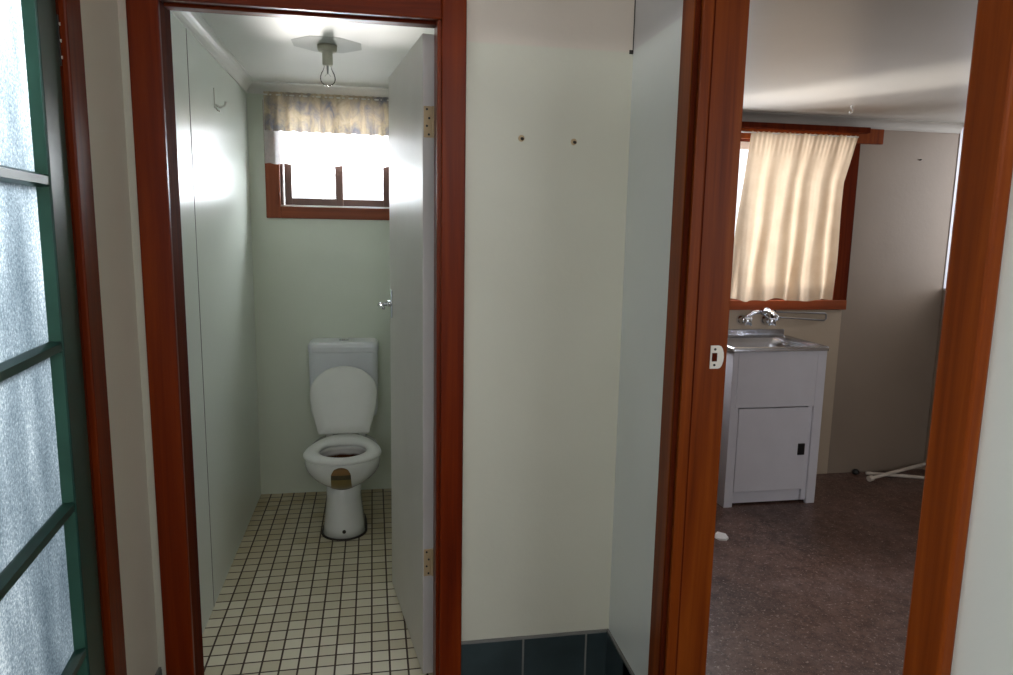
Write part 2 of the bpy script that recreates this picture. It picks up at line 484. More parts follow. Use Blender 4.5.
# ------------------------------------------------------------------ tile skirting
def skirting(name, axis, at, sgn, a0, a1, joints, label, h=.197):
    bm = bmesh.new(); t = .008
    lo, hi = sorted((at, at + sgn * (t - .001)))
    if axis == 'x': box(bm, a0, a1, lo, hi, 0, h, mi=1)
    else: box(bm, lo, hi, a0, a1, 0, h, mi=1)
    js = [a0] + [j for j in joints if a0 < j < a1] + [a1]
    lo, hi = sorted((at, at + sgn * t))
    for p, q in zip(js, js[1:]):
        p2 = p + (.003 if p != a0 else 0); q2 = q - (.003 if q != a1 else 0)
        if axis == 'x': box(bm, p2, q2, lo, hi, 0, h - .008)
        else: box(bm, lo, hi, p2, q2, 0, h - .008)
    o = obj(name, bm, ['slate', 'grout'])
    struct(o, label, 'skirting')
skirting('baseboard_front', 'x', YF, -1, .237, XR - .008, [.437, .645], 'dark slate tile skirting under the cream hall wall')
skirting('baseboard_right', 'y', XR, -1, 1.642, YF, [1.86, 1.655], 'dark slate tile skirting running to the laundry doorway')
skirting('baseboard_left', 'y', XHL, 1, 1.747, YF, [1.83], 'dark slate tile skirting between green door and toilet doorway')
skirting('baseboard_near', 'y', XR, -1, YB, .713, [.5, .29, .08, -.13, -.34, -.55, -.76, -.97, -1.18, -1.39], 'dark slate tile skirting beside the near side of laundry doorway')

# ------------------------------------------------------------------ toilet door frame
r = empty('trim_5', (-.19, YF, 0)); struct(r, 'red-brown varnished timber frame of the toilet doorway', 'door frame')
def P(o, root):
    o.parent = root; o.matrix_parent_inverse = Matrix.Translation(-Vector(root.location)); return o
def SP(o, part):
    o.parent = part; o.matrix_parent_inverse = Matrix.Identity(4); return o
TJ0, TJ1, TZ = -.55, .169, 2.042
def casing_v(x0, x1, y0, y1, z1, inner):
    # flat board with a small stepped bead on the inner edge
    bm = bmesh.new(); box(bm, x0, x1, y0, y1, 0, z1)
    return bm
P(obj('casing', BX((-.627, TJ0, 2.01, YF, 0, 2.105)), 'wood', bev=.004), r)
P(obj('casing', BX((TJ1, .237, 2.01, YF, 0, 2.105)), 'wood', bev=.004), r)
P(obj('head_casing', BX((TJ0, TJ1, 2.01, YF, TZ, 2.105)), 'wood_h', bev=.004), r)
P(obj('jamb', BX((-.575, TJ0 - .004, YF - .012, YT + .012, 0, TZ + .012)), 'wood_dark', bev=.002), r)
P(obj('jamb', BX((.158, .195, YF - .006, YT + .012, 0, TZ + .012)), 'wood', bev=.002), r)
P(obj('head_jamb', BX((TJ0 - .004, TJ1 + .004, YF - .012, YT + .012, TZ + .008, 2.075), (TJ0, TJ1, YF + .03, YT - .03, TZ - .002, TZ + .008)), 'wood_h', bev=.002), r)

# ------------------------------------------------------------------ toilet door leaf (open, hinged on the right)
hx, hy = .1255, 2.154; fx, fy = .0346, 2.797
ang = math.atan2(fx - hx, fy - hy)          # lean of the leaf from the +y axis
L = math.hypot(fx - hx, fy - hy)
d1 = empty('door_1', (hx, hy, 0), -ang)     # local +y runs along the leaf, local x = thickness, visible face at x=0
struct(d1, 'white flush door standing open into the toilet room', 'door')
obj('door_leaf', BX((0, .041, 0, L, .010, 2.040), fm=dict(l=0, r=0, f=1, k=0, t=1, b=0)), ['doorpaint', 'dooredge'], d1, bev=.0015)
for z0, z1 in ((1.747, 1.837), (.360, .452)):
    h = obj('hinge', BX((.003, .030, -.003, .0, z0, z1)), 'brass', d1, bev=.001)
    h['label'] = 'pale brass hinge leaf'
    bm = bmesh.new()
    for i, (u, f) in enumerate(((.018, .1), (.012, .37), (.019, .62), (.012, .9))):
        tube(bm, [(u, -.0042, z0 + f * (z1 - z0)), (u, -.002, z0 + f * (z1 - z0))], .0035, 8)
    obj('screw_hole', bm, 'black', h)
    bm = bmesh.new(); tube(bm, [(.032, -.004, z0), (.032, -.004, z1)], .005, 10)
    obj('hinge_pin', bm, 'brass', h)
for sx, s in ((0, -1), (.041, 1)):
    hp = obj('door_handle', BX((min(sx, sx + s * .006), max(sx, sx + s * .006), L - .066, L - .036, 1.135, 1.243)), 'chrome', d1, bev=.002)
    hp['label'] = 'small chrome lever handle'
    bm = bmesh.new()
    tube(bm, [(sx, L - .05, 1.19), (sx + s * .02, L - .05, 1.19)], .012, 14)
    tube(bm, [(sx + s * .012, L - .05, 1.19), (sx + s * .043, L - .05, 1.188), (sx + s * .05, L - .062, 1.187), (sx + s * .048, L - .10, 1.185), (sx + s * .045, L - .135, 1.183)], [.009, .009, .0085, .007, .0065], 12)
    obj('lever', bm, 'chrome', hp, smooth=True)

# ------------------------------------------------------------------ laundry door frame
r = empty('trim_6', (XR, 1.18, 0)); struct(r, 'orange-brown varnished timber frame of the laundry doorway', 'door frame')
P(obj('casing', BX((.703, XR, LY1 + .003, 1.649, 0, 2.18)), 'wood_l', bev=.004), r)
P(obj('casing', BX((.703, XR, .716, LY0 - .002, 0, 2.18)), 'wood_l', bev=.004), r)
P(obj('head_casing', BX((.703, XR, LY0, LY1, 2.10, 2.18)), 'wood_h', bev=.004), r)
j = P(obj('jamb', BX((XR - .006, .832, LY1 - .006, LY1 + .02, 0, 2.10)), 'wood_l', bev=.002), r)
P(obj('door_stop', BX((.714, .742, LY1 - .018, LY1 - .006, 0, 2.10)), 'wood_l', bev=.004), r)
P(obj('bead', BX((.742, .7485, LY1 - .0085, LY1 - .005, 0, 2.10), (.704, .714, LY1 - .004, LY1 + .004, 0, 2.10)), 'wood_dark'), r)  # dark strips that colour in the shadow of the jamb grooves
P(obj('jamb', BX((XR - .008, .838, LY0 - .02, LY0 - .002, 0, 2.10)), 'wood_l', bev=.002), r)
P(obj('head_jamb', BX((XR - .008, .838, LY0, LY1, 2.085, 2.10)), 'wood_h', bev=.002), r)
P(obj('laundry_casing', BX((XRL, XRL + .02, LY1 + .012, LY1 + .07, 0, 2.14)), 'wood_l', bev=.003), r)
# strike plate with rounded outer lip
bm = bmesh.new()
yS = LY1 - .0085
prof = [(.788, 1.154), (.788, 1.211), (.810, 1.211)] + [(.810 + .013 * math.sin(k * pi / 8), 1.1825 + .0285 * math.cos(k * pi / 8)) for k in range(1, 8)] + [(.810, 1.154)]
loft(bm, [[(x, yS, z) for x, z in prof], [(x, yS + .003, z) for x, z in prof]])
sp = P(obj('strike_plate', bm, 'strike'), r); sp['label'] = 'pale metal strike plate with latch hole'
SP(obj('latch_hole', BX((.792, .805, yS - .001, yS + .001, 1.172, 1.193)), 'wood_dark'), sp)
bm = bmesh.new()
for z in (1.163, 1.202): tube(bm, [(.799, yS - .001, z), (.799, yS + .001, z)], .0032, 8)
SP(obj('screw_hole', bm, 'black'), sp)

# ------------------------------------------------------------------ green glazed door in the left wall, slightly ajar
r = empty('trim_7', (XHL, 1.3, 0)); struct(r, 'dark varnished timber frame around the green door', 'door frame')
P(obj('casing', BX((XHL, XHL + .018, GY1, 1.745, 0, 2.17)), 'wood', bev=.004), r)
P(obj('casing', BX((XHL, XHL + .018, .735, GY0, 0, 2.17)), 'wood', bev=.004), r)
P(obj('head_casing', BX((XHL, XHL + .018, GY0, GY1, GZ, 2.17)), 'wood', bev=.004), r)
P(obj('jamb', BX((XHL - .12, XHL + .004, GY1 - .004, GY1 + .03, 0, GZ), (XHL - .12, XHL - .05, GY1 - .016, GY1, 0, GZ)), 'wood_dark', bev=.002), r)
P(obj('jamb', BX((XHL - .12, XHL + .004, GY0 - .03, GY0 + .004, 0, GZ)), 'wood_dark', bev=.002), r)
P(obj('head_jamb', BX((XHL - .12, XHL + .004, GY0, GY1, GZ - .002, GZ + .03)), 'wood_dark', bev=.002), r)
GW = .78
g = empty('door_2', (XHL + .002, GY1 - .006, 0), math.radians(5.6))  # local -y runs along the leaf from the hinge
struct(g, 'dark green door with stacked panes of pebbled glass, slightly ajar', 'door')
SW = .113
zb = [.225, .553, .886, 1.228, 1.560, 1.925]
T0, T1 = -.040, 0.
stl = obj('stile', BX((T0, T1, -SW, 0, .01, 2.03)), 'green', g, bev=.003)
obj('stile', BX((T0, T1, -GW, -GW + SW, .01, 2.03)), 'green', g, bev=.003)
obj('rail', BX((T0, T1, -GW + SW, -SW, .01, .215)), 'green', g, bev=.003)
obj('rail', BX((T0, T1, -GW + SW, -SW, 1.935, 2.03)), 'green', g, bev=.003)
for z in zb[1:-1]:
    bm = bmesh.new()
    prf = [(T0 + .004, z - .012), (-.018, z - .014), (-.003, z - .008), (-.003, z + .008), (-.018, z + .014), (T0 + .004, z + .012)]
    loft(bm, [[(x, -GW + SW, zz) for x, zz in prf], [(x, -SW, zz) for x, zz in prf]])
    obj('glazing_bar', bm, 'green', g)
for i in range(5):
    za, zc = zb[i] + (.012 if i else -.008), zb[i + 1] - (.012 if i < 4 else -.008)
    ya, yc = -GW + SW, -SW
    p = obj('pane', BX((-.026, -.022, ya, yc, za, zc)), 'frosted', g)
    bm = bmesh.new()   # sloping putty bead round the pane
    for (b, c) in (((ya, za), (ya, zc)), ((yc, za), (yc, zc))):
        s = 1 if b[0] == ya else -1
        A = [(-.022, b[0], za), (-.004, b[0], za), (-.022, b[0] + s * .014, za)]
        loft(bm, [A, [(x, y, zc) for x, y, _ in A]])
    obj('bead', bm, 'green_l', p)
for z0 in (1.80, .25):
    h = obj('hinge', BX((-.002, .002, .0, .009, z0, z0 + .10)), 'black', g)
    bm = bmesh.new()
    for f in (.17, .5, .83): tube(bm, [(.0015, .0045, z0 + .1 * f), (.004, .0045, z0 + .1 * f)], .0034, 8)
    s = obj('screw', bm, 'white', h); s['label'] = 'pale screw heads'

# ------------------------------------------------------------------ toilet window
w = empty('window_1', (-.22, YTB, 1.52)); struct(w, 'small timber window high on the toilet end wall', 'window')
yA = YTB - .018
P(obj('frame', BX((-.588, WX0, yA, YTB, 1.522, 2.12), (WX1, .14, yA, YTB, 1.522, 2.12)), 'wood_winv', bev=.003), w)
P(obj('frame', BX((WX0, WX1, yA, YTB, 1.522, WZ0 + .004), (WX0, WX1, yA, YTB, WZ1, 2.12)), 'wood_win', bev=.003), w)
P(obj('sill', BX((WX0, WX1, YTB - .004, YTB + .12, WZ0, WZ0 + .012)), 'white', bev=.002), w)
P(obj('reveal', BX((WX0, WX0 + .012, YTB, YTB + .12, WZ0, WZ1), (WX1 - .012, WX1, YTB, YTB + .12, WZ0, WZ1), (WX0, WX1, YTB, YTB + .12, WZ1 - .012, WZ1)), 'sash'), w)
for (a, b, dy) in ((-.500, -.196, .045), (-.240, .056, .075)):
    y0, y1 = YTB + dy, YTB + dy + .028
    s = P(obj('sash', BX((a, a + .038, y0, y1, WZ0 + .012, WZ1 - .012), (b - .038, b, y0, y1, WZ0 + .012, WZ1 - .012), (a + .038, b - .038, y0, y1, WZ0 + .012, WZ0 + .05), (a + .038, b - .038, y0, y1, WZ1 - .05, WZ1 - .012)), 'sash', bev=.002), w)
    p = P(obj('pane', BX((a + .036, b - .036, y0 + .012, y0 + .016, WZ0 + .048, WZ1 - .048)), 'glass'), w)
    SP(p, s)

def pleat_sheet(x0, x1, z0, z1, y, amp, n, fn_edge=None, nu=160, nv=12, x0b=None, x1b=None, gather=0., ph=0., seed=1):
    rnd = random.Random(seed)
    fs = [(rnd.uniform(.7, 1.3), rnd.uniform(0, 6.28)) for _ in range(3)]
    bm = bmesh.new()
    def f(u, v):
        xa = x0 + ((x0b if x0b is not None else x0) - x0) * v
        xb = x1 + ((x1b if x1b is not None else x1) - x1) * v
        x = xa + (xb - xa) * u
        w_ = math.sin(2 * pi * n * u + ph + .8 * math.sin(2 * pi * u * 2.3 + fs[0][1])) + .45 * math.sin(2 * pi * n * fs[1][0] * 1.7 * u + fs[1][1])
        a = amp * (.35 + .65 * v)
        zz = z1 + (z0 - z1) * v
        if fn_edge: zz += fn_edge(u) * v
        return (x, y + a * w_, zz)
    sheet(bm, f, nu, nv)
    return bm
# valance and lace
v = obj('valance_curtain', pleat_sheet(-.577, .15, 1.962, 2.148, YTB - .056, .014, 12, lambda u: .004 * math.sin(u * 75) - .004 * u), 'valance', smooth=True)
tag(v, 'short beige floral valance gathered across the toilet window', 'curtain')
bm = bmesh.new(); tube(bm, [(-.58, YTB - .056, 2.139), (.152, YTB - .056, 2.139)], .004, 8)
obj('curtain_rod', bm, 'white', v)
bm = bmesh.new()
sheet(bm, lambda u, t: (-.577 + .727 * u, YTB - .056 + .006 * math.sin(u * 140), 2.132 + .022 * t), 120, 1)
obj('heading', bm, 'valance', v, smooth=True)
l = obj('lace_curtain', pleat_sheet(-.585, .145, 1.800, 2.128, YTB - .025, .003, 9, lambda u: .003 * math.sin(u * 60), ph=1.), 'lace', smooth=True)
tag(l, 'sheer white lace half curtain hanging below the floral valance', 'curtain')

# ------------------------------------------------------------------ ceiling light
lx, ly = -.203, 3.03
cl = empty('ceiling_light', (lx, ly, ZT)); tag(cl, 'bare clear bulb in a cream holder on the toilet ceiling', 'light')
bm = bmesh.new()
oc = [(.145 * math.cos(pi / 8 + k * pi / 4), .135 * math.sin(pi / 8 + k * pi / 4)) for k in range(8)]
loft(bm, [[(x, y, 0) for x, y in oc], [(x * .98, y * .98, -.0012) for x, y in oc]])
obj('mounting_plate', bm, 'rose', cl)
bm = bmesh.new(); loft(bm, [circ(0, 0, z, r_) for z, r_ in ((-.003, .039), (-.02, .038), (-.027, .034), (-.029, .022), (-.032, .0205), (-.075, .0205), (-.08, .018))])
obj('lamp_holder', bm, 'holder', cl, smooth=True)
bm = bmesh.new(); loft(bm, [circ(0, 0, z, r_) for z, r_ in ((-.078, .014), (-.088, .015), (-.098, .019), (-.110, .026), (-.122, .030), (-.134, .0305), (-.145, .027), (-.153, .019), (-.158, .009), (-.159, .003))])
b = obj('bulb', bm, 'bulb', cl, smooth=True)
bm = bmesh.new(); tube(bm, [(0, 0, -.08), (0, 0, -.112)], [.005, .003], 8); tube(bm, [(-.012, 0, -.122), (-.004, 0, -.112), (.004, 0, -.112), (.012, 0, -.122)], .0008, 6)
obj('filament_stem', bm, 'steel', b)

# ------------------------------------------------------------------ wall hook
hk = obj('wall_hook', BX((0, .004, -.007, .007, -.04, .04)), 'white', bev=.001, loc=(xtl(3.127), 3.127, 1.989))
tag(hk, 'small white coat hook on the left toilet wall', 'hook')
bm = bmesh.new()
tube(bm, [(.003, 0, -.025), (.022, 0, -.035), (.04, 0, -.028), (.046, 0, -.012)], [.005, .005, .0045, .006], 10)
tube(bm, [(.003, 0, -.03), (.012, 0, -.046), (.022, 0, -.05)], [.004, .004, .005], 10)
obj('prong', bm, 'white', hk, smooth=True)

# ------------------------------------------------------------------ toilet
cx = -.188
t = empty('toilet', (cx, 3.45, 0)); tag(t, 'white toilet with raised lid against the end wall', 'toilet')
OY = 3.45
def egg(z, yf, yb, hw, ymid=None, n=40, pw=1.0, hwb=None):
    # egg outline: front tip yf, back tip yb, half width hw at ymid
    if ymid is None: ymid = yf + .42 * (yb - yf)
    pts = []
    for k in range(n):
        a = 2 * pi * k / n
        c, s = math.cos(a), math.sin(a)
        y = ymid - (ymid - yf) * c if c > 0 else ymid - (yb - ymid) * c
        e = 2 / 2.35 if c < 0 else 1.0
        x = hw * math.copysign(abs(s) ** e, s)
        if c < 0: y = ymid + (yb - ymid) * abs(c) ** (2 / 2.6)
        pts.append((x, y - OY, z))
    return pts
# bowl outer profile: (z, front, back, half width)
prof = [(.400, 3.172, 3.72, .172), (.392, 3.170, 3.72, .176), (.37, 3.171, 3.72, .177), (.342, 3.176, 3.72, .171), (.315, 3.187, 3.71, .157), (.292, 3.202, 3.70, .138), (.274, 3.220, 3.69, .117), (.261, 3.239, 3.68, .098), (.251, 3.254, 3.67, .082)]
def bowl_at(z):
    for a, b in zip(prof, prof[1:]):
        if a[0] >= z >= b[0]:
            f = (a[0] - z) / (a[0] - b[0]); return [a[i] + (b[i] - a[i]) * f for i in range(4)]
    return prof[-1]
bm = bmesh.new()
rim_in = [(.400, 3.225, 3.455, .112), (.385, 3.222, 3.458, .116), (.36, 3.225, 3.46, .115), (.32, 3.245, 3.45, .10), (.28, 3.28, 3.43, .07), (.26, 3.31, 3.41, .04)]
outer = [egg(z, a, b, h, ymid=a + .155) for z, a, b, h in prof]
inner = [egg(z, a, b, h) for z, a, b, h in rim_in]
loft(bm, inner[::-1] + outer, True, True, 0)
for f in bm.faces:
    c = f.calc_center_median()
    if abs(c.x) < .117 and 3.2 < c.y + OY < 3.47 and f.normal.length >= 0:
        pass
bowl = obj('bowl', bm, ['porcelain', 'bowl_in'], t, smooth=True)
nring = 40
for i, p in enumerate(bowl.data.polygons):
    if i < nring * (len(inner) - 1): p.material_index = 1
for p in bowl.data.polygons:      # the bottom cap of the inside
    if p.loop_total > 4 and p.center.z > .25: p.material_index = 1
# sticker on the bowl front
bm = bmesh.new()
def stk(u, v):
    z = .390 - .134 * v
    zz, a, b, h = bowl_at(z)
    wz = .047 * (1 - .25 * max(0, .18 - v) / .18) * (.93 + .1 * v)
    x = (u - .52) * 2 * wz
    ym = a + .155
    y = ym - (ym - a) * math.sqrt(max(0, 1 - (x / h) ** 2)) - .0025
    ztop = z - (.012 * ((u - .5) * 2) ** 2) * (1 - v)
    return (x, y - OY, ztop)
sheet(bm, stk, 14, 14)
s = obj('sticker', bm, 'sticker', bowl, smooth=True); s['label'] = 'brown faded label on the bowl front'
# pedestal
bm = bmesh.new()
loft(bm, [egg(z, a, b, h, ymid=a + .1) for z, a, b, h in ((.256, 3.262, 3.66, .074), (.249, 3.255, 3.66, .082), (.19, 3.257, 3.66, .081), (.12, 3.257, 3.67, .088), (.05, 3.255, 3.68, .096), (.006, 3.254, 3.68, .101))])
ped = obj('pedestal', bm, 'porcelain', t, smooth=True)
bm = bmesh.new(); tube(bm, [(0.0, 3.251 - OY, .042), (0.0, 3.26 - OY, .042)], .009, 12)
c = obj('bolt_hole', bm, 'seal', ped); c.location = (.004, 0, 0); c['label'] = 'dark screw hole in the pedestal'
bm = bmesh.new(); loft(bm, [egg(0.0005, 3.244, 3.69, .110, ymid=3.354), egg(.007, 3.248, 3.685, .106, ymid=3.354)])
obj('floor_seal', bm, 'seal', t)
# seat ring
bm = bmesh.new()
so = [egg(z, a, b, h, ymid=3.325) for z, a, b, h in ((.402, 3.166, 3.60, .180), (.407, 3.160, 3.605, .184), (.416, 3.162, 3.605, .183), (.424, 3.172, 3.60, .174))]
si = [egg(z, a, b, h, ymid=3.335) for z, a, b, h in ((.426, 3.205, 3.470, .126), (.420, 3.226, 3.458, .113), (.404, 3.230, 3.456, .110))]
def pinch(pts):   # narrow the outline towards the hinges
    out = []
    for x, y, z in pts:
        yy = y + OY
        if yy > 3.36: x *= 1 - .24 * min(1, (yy - 3.36) / .2)
        out.append((x, y, z))
    return out
R = loft(bm, [pinch(q) for q in so] + si, False, False)
for k in range(40): bm.faces.new((R[-1][k], R[-1][(k + 1) % 40], R[0][(k + 1) % 40], R[0][k]))
seat = obj('seat', bm, 'plastic', t, smooth=True)
for q in (-1, 1):
    bm = bmesh.new(); tube(bm, [(q * .085 - .018, 3.640 - OY, .418), (q * .085 + .018, 3.640 - OY, .418)], .010, 12)
    box(bm, q * .085 - .014, q * .085 + .014, 3.632 - OY, 3.665 - OY, .398, .416)
    obj('hinge', bm, 'plastic', seat)
# lid, upright and leaning on the cistern
bm = bmesh.new()
lidh = .340; y0l, y1l = 3.612, 3.700; z0l = .424
def lid_out(sc_, off):
    # rounded top, sides tapering almost straight to a flat hinge edge
    pts = []
    for k in range(25):
        a = pi * k / 24
        pts.append((.172 * math.cos(a), .585 + .415 * math.sin(a)))
    for h, w_ in ((.45, .168), (.32, .158), (.18, .145), (.06, .133), (.015, .129), (0., .120), (0., .06)): pts.append((-w_, h))
    for h, w_ in ((0., .06), (0., .120), (.015, .129), (.06, .133), (.18, .145), (.32, .158), (.45, .168)): pts.append((w_, h))
    out = []
    for x, h in pts:
        hh = .5 + (h - .5) * sc_
        out.append((x * sc_ - .008, y0l + (y1l - y0l) * hh - off - OY, z0l + lidh * hh))
    return out
loft(bm, [lid_out(.97, .0), lid_out(1.0, .003), lid_out(1.0, .012), lid_out(.96, .018), lid_out(.7, .021), lid_out(.3, .022)])
obj('seat_lid', bm, 'plastic', t, smooth=True)
# cistern
ct0, ct1 = 3.728 - OY, 3.906 - OY; CDX = -.011; CDZ = -.024
bm = bmesh.new()
loft(bm, [rrect(-.168, .168, ct0 + .012, ct1, .50, .03), rrect(-.174, .174, ct0 + .006, ct1, .53, .035), rrect(-.178, .178, ct0, ct1, .70, .035), rrect(-.179, .179, ct0, ct1, .852, .035)])
cis = obj('cistern', bm, 'cistern', t, smooth=False, bev=.004, loc=(CDX, 0, CDZ))
bm = bmesh.new()
loft(bm, [rrect(-.182, .182, ct0 - .004, ct1, .853, .036), rrect(-.183, .183, ct0 - .005, ct1, .88, .036), rrect(-.179, .179, ct0 - .001, ct1, .896, .034), rrect(-.166, .166, ct0 + .012, ct1 - .008, .905, .03)])
cl_ = obj('cistern_lid', bm, 'cistern', cis, bev=.004)
bm = bmesh.new(); loft(bm, [circ(0, (ct0 + ct1) / 2 - .01, z, r_, 20) for z, r_ in ((.904, .026), (.910, .026), (.913, .022))])
fb = obj('flush_button', bm, 'chrome', cis); fb['label'] = 'chrome flush button'
bm = bmesh.new(); tube(bm, [(.0, 3.80 - OY, .52), (.0, 3.80 - OY, .40), (0, 3.72 - OY, .33)], .035, 14)
obj('flush_pipe', bm, 'plastic', t, smooth=True)

# ------------------------------------------------------------------ wall plugs in the hall
for (x, z, lab) in ((.399, 1.740, 'left of two small screw plugs in the cream hall wall'), (.554, 1.736, 'right of two small screw plugs in the cream hall wall')):
    bm = bmesh.new(); loft(bm, [[(x + r_ * math.cos(a), YF - d_, z + r_ * math.sin(a)) for a in [2 * pi * k / 14 for k in range(14)]] for d_, r_ in ((0, .0095), (.003, .009), (.004, .006))])
    o = obj('wall_plug', bm, 'brass'); tag(o, lab, 'wall plug', 'screw plugs in the hall wall')
    bm = bmesh.new(); tube(bm, [(x + .001, YF - .003, z - .001), (x + .001, YF - .012, z - .003)], .0045, 8)
    c = obj('screw', bm, 'seal', o)

# ------------------------------------------------------------------ laundry window and curtain
w = empty('window_2', (2.06, YLB, 1.04)); struct(w, 'timber laundry window behind the cream curtain', 'window')
yA = YLB - .022
P(obj('frame', BX((LX1 - .02, 2.77, yA, YLB, 1.041, 2.018), (1.35, LX0 + .02, yA, YLB, 1.041, 2.018)), 'wood_dark', bev=.003), w)
P(obj('frame', BX((1.35, 2.77, yA - .004, YLB, 1.041, LZ0 + .004)), 'wood_win', bev=.003), w)
hb = P(obj('head_board', BX((1.21, 2.912, yA - .006, YLB, 2.018, 2.103)), 'wood_l', bev=.003), w)
P(obj('curtain_batten', BX((1.30, 2.79, yA - .05, yA - .006, 2.072, 2.103)), 'wood_dark', bev=.003), w)
P(obj('reveal', BX((LX0, LX0 + .015, YLB, YLB + .12, LZ0, LZ1), (LX1 - .02, LX1, YLB, YLB + .12, LZ0, LZ1), (LX0, LX1, YLB, YLB + .12, LZ1 - .015, LZ1), (LX0, LX1, YLB, YLB + .12, LZ0, LZ0 + .015)), 'wood_dark'), w)
for (a, b, dy) in ((1.435, 1.94, .045), (1.90, 2.68, .075)):
    y0, y1 = YLB + dy, YLB + dy + .028
    zA, zB = LZ0 + .015, LZ1 - .015
    s = P(obj('sash', BX((a, a + .04, y0, y1, zA, zB), (b - .04, b, y0, y1, zA, zB), (a + .04, b - .04, y0, y1, zA, zA + .045), (a + .04, b - .04, y0, y1, zB - .045, zB)), 'enamel', bev=.002), w)
    p = P(obj('pane', BX((a + .038, b - .038, y0 + .012, y0 + .016, zA + .043, zB - .043)), 'glass'), w); SP(p, s)
rnd = random.Random(3)
phs = [rnd.uniform(0, 6.28) for _ in range(6)]
def cur(u, v):
    xa = 2.085 + (2.015 - 2.085) * min(1, v * 1.25)
    e = min(1, v / .28)
    xb = 2.762 - .062 * e - .022 * v
    x = xa + (xb - xa) * u + .006 * math.sin(9 * v + 14 * u) * v
    wv = math.sin(2 * pi * 5.1 * u + phs[0] + 1.1 * math.sin(5 * u + phs[1]) + .5 * v) + .28 * math.sin(2 * pi * 8.7 * u + phs[2] - .7 * v) + (.02 + .5 * max(0, .15 - v) / .15) * math.sin(2 * pi * 23 * u + phs[3])
    a = .004 + .016 * v
    z = 2.062 + (1.098 - 2.062) * v + .007 * math.sin(13 * u + 2) * v + (.004 * math.sin(31 * u) if v > .97 else 0)
    if v < .05: z += .003 * math.sin(u * 130)
    k = (YLB - .07) / YLB     # hangs in front of the wall
    return (x * k, YLB - .075 + a * wv - .008 * v, CAM_H + (z - CAM_H) * k)
bm = bmesh.new(); sheet(bm, cur, 170, 40)
c = obj('window_curtain', bm, 'curtain', smooth=True); tag(c, 'cream gathered cotton curtain over the laundry window', 'curtain')
bm = bmesh.new(); tube(bm, [(1.40, YLB - .071, 2.046), (2.715, YLB - .071, 2.046)], .004, 8)
obj('curtain_wire', bm, 'white', c)
# side window of the laundry, seen only as a bright sliver
w = empty('window_3', (XLR, 3.07, RZ0)); struct(w, 'bright side window of the laundry, a sliver past the door frame', 'window')
P(obj('frame', BX((XLR, XLR + .1, RY0, RY0 + .02, RZ0, RZ1), (XLR, XLR + .1, RY1 - .002, RY1, RZ0, RZ1), (XLR, XLR + .1, RY0, RY1, RZ0, RZ0 + .012), (XLR, XLR + .1, RY0, RY1, RZ1 - .012, RZ1)), 'enamel'), w)
P(obj('pane', BX((XLR + .05, XLR + .055, RY0 + .02, RY1 - .002, RZ0 + .012, RZ1 - .012)), 'glass'), w)

struct(obj('trim_8', BX((1.2, 2.757, YLB - .004, YLB, 0, 1.041)), ['laundry_board'], bev=.001), 'paler wall board under the laundry window', 'wall board')
# ------------------------------------------------------------------ laundry tub
tx0, tx1, ty0, ty1 = 1.832, 2.379, 3.381, 3.798
tb = empty('laundry_tub', ((tx0 + tx1) / 2, (ty0 + ty1) / 2, 0)); tag(tb, 'white laundry tub cabinet with stainless steel sink under the window', 'laundry tub')
P(obj('side_panel', BX((tx0, tx0 + .020, ty0 + .02, ty1, .0, .868)), 'enamel'), tb)
P(obj('side_panel', BX((tx1 - .020, tx1, ty0 + .02, ty1, .0, .868)), 'enamel'), tb)
P(obj('corner_post', BX((tx0, tx0 + .050, ty0, ty0 + .022, 0, .868)), 'enamel', bev=.003), tb)
P(obj('corner_post', BX((tx1 - .054, tx1, ty0, ty0 + .022, 0, .868)), 'enamel', bev=.003), tb)
P(obj('front_panel', BX((tx0 + .029, tx1 - .056, ty0 - .003, ty0 + .018, .560, .868)), 'enamel', bev=.002), tb)
dr = P(obj('cabinet_door', BX((tx0 + .053, 2.297, ty0 + .001, ty0 + .018, .085, .553)), 'enamel', bev=.003), tb)
P(obj('inner_frame', BX((2.299, tx1 - .054, ty0 + .012, ty0 + .03, .02, .558)), 'enamel'), tb)
ct = P(obj('catch', BX((2.249, 2.289, ty0 - .006, ty0 + .003, .285, .350)), 'black', bev=.003), tb); SP(ct, dr); ct['label'] = 'black plastic door catch'
P(obj('kick_panel', BX((tx0 + .02, tx1 - .02, ty0 + .03, ty0 + .045, .012, .10)), 'enamel'), tb)
P(obj('back_panel', BX((tx0 + .02, tx1 - .02, ty1 - .015, ty1, .02, .85)), 'enamel'), tb)
# stainless sink: rolled rim + basin + splashback
bm = bmesh.new()
X0, X1, Y0, Y1 = tx0 - .012, tx1 + .003, ty0 - .014, ty1 + .012
loft(bm, [rrect(X0, X1, Y0, Y1, .868, .012), rrect(X0, X1, Y0, Y1, .885, .012), rrect(X0 + .006, X1 - .006, Y0 + .006, Y1, .891, .014), rrect(X0 + .022, X1 - .022, Y0 + .022, Y1 - .02, .888, .05), rrect(X0 + .045, X1 - .045, Y0 + .045, Y1 - .05, .880, .075),
          rrect(X0 + .06, X1 - .06, Y0 + .06, Y1 - .065, .84, .08), rrect(X0 + .075, X1 - .075, Y0 + .07, Y1 - .075, .66, .08), rrect(X0 + .11, X1 - .11, Y0 + .11, Y1 - .11, .63, .07)], False, True)
sk = P(obj('sink_basin', bm, 'steel', smooth=True), tb); sk['label'] = 'stainless steel sink basin with rolled rim'
mo = sk.modifiers.new('edge', 'EDGE_SPLIT'); mo.split_angle = .9
P(obj('splashback', BX((X0, X1 - .008, Y1 - .012, Y1 + .006, .885, .925)), 'steel', bev=.004), tb)
bm = bmesh.new(); loft(bm, [circ((tx0 + tx1) / 2, 3.6, z, r_, 20) for z, r_ in ((.6305, .03), (.634, .03), (.634, .018))])
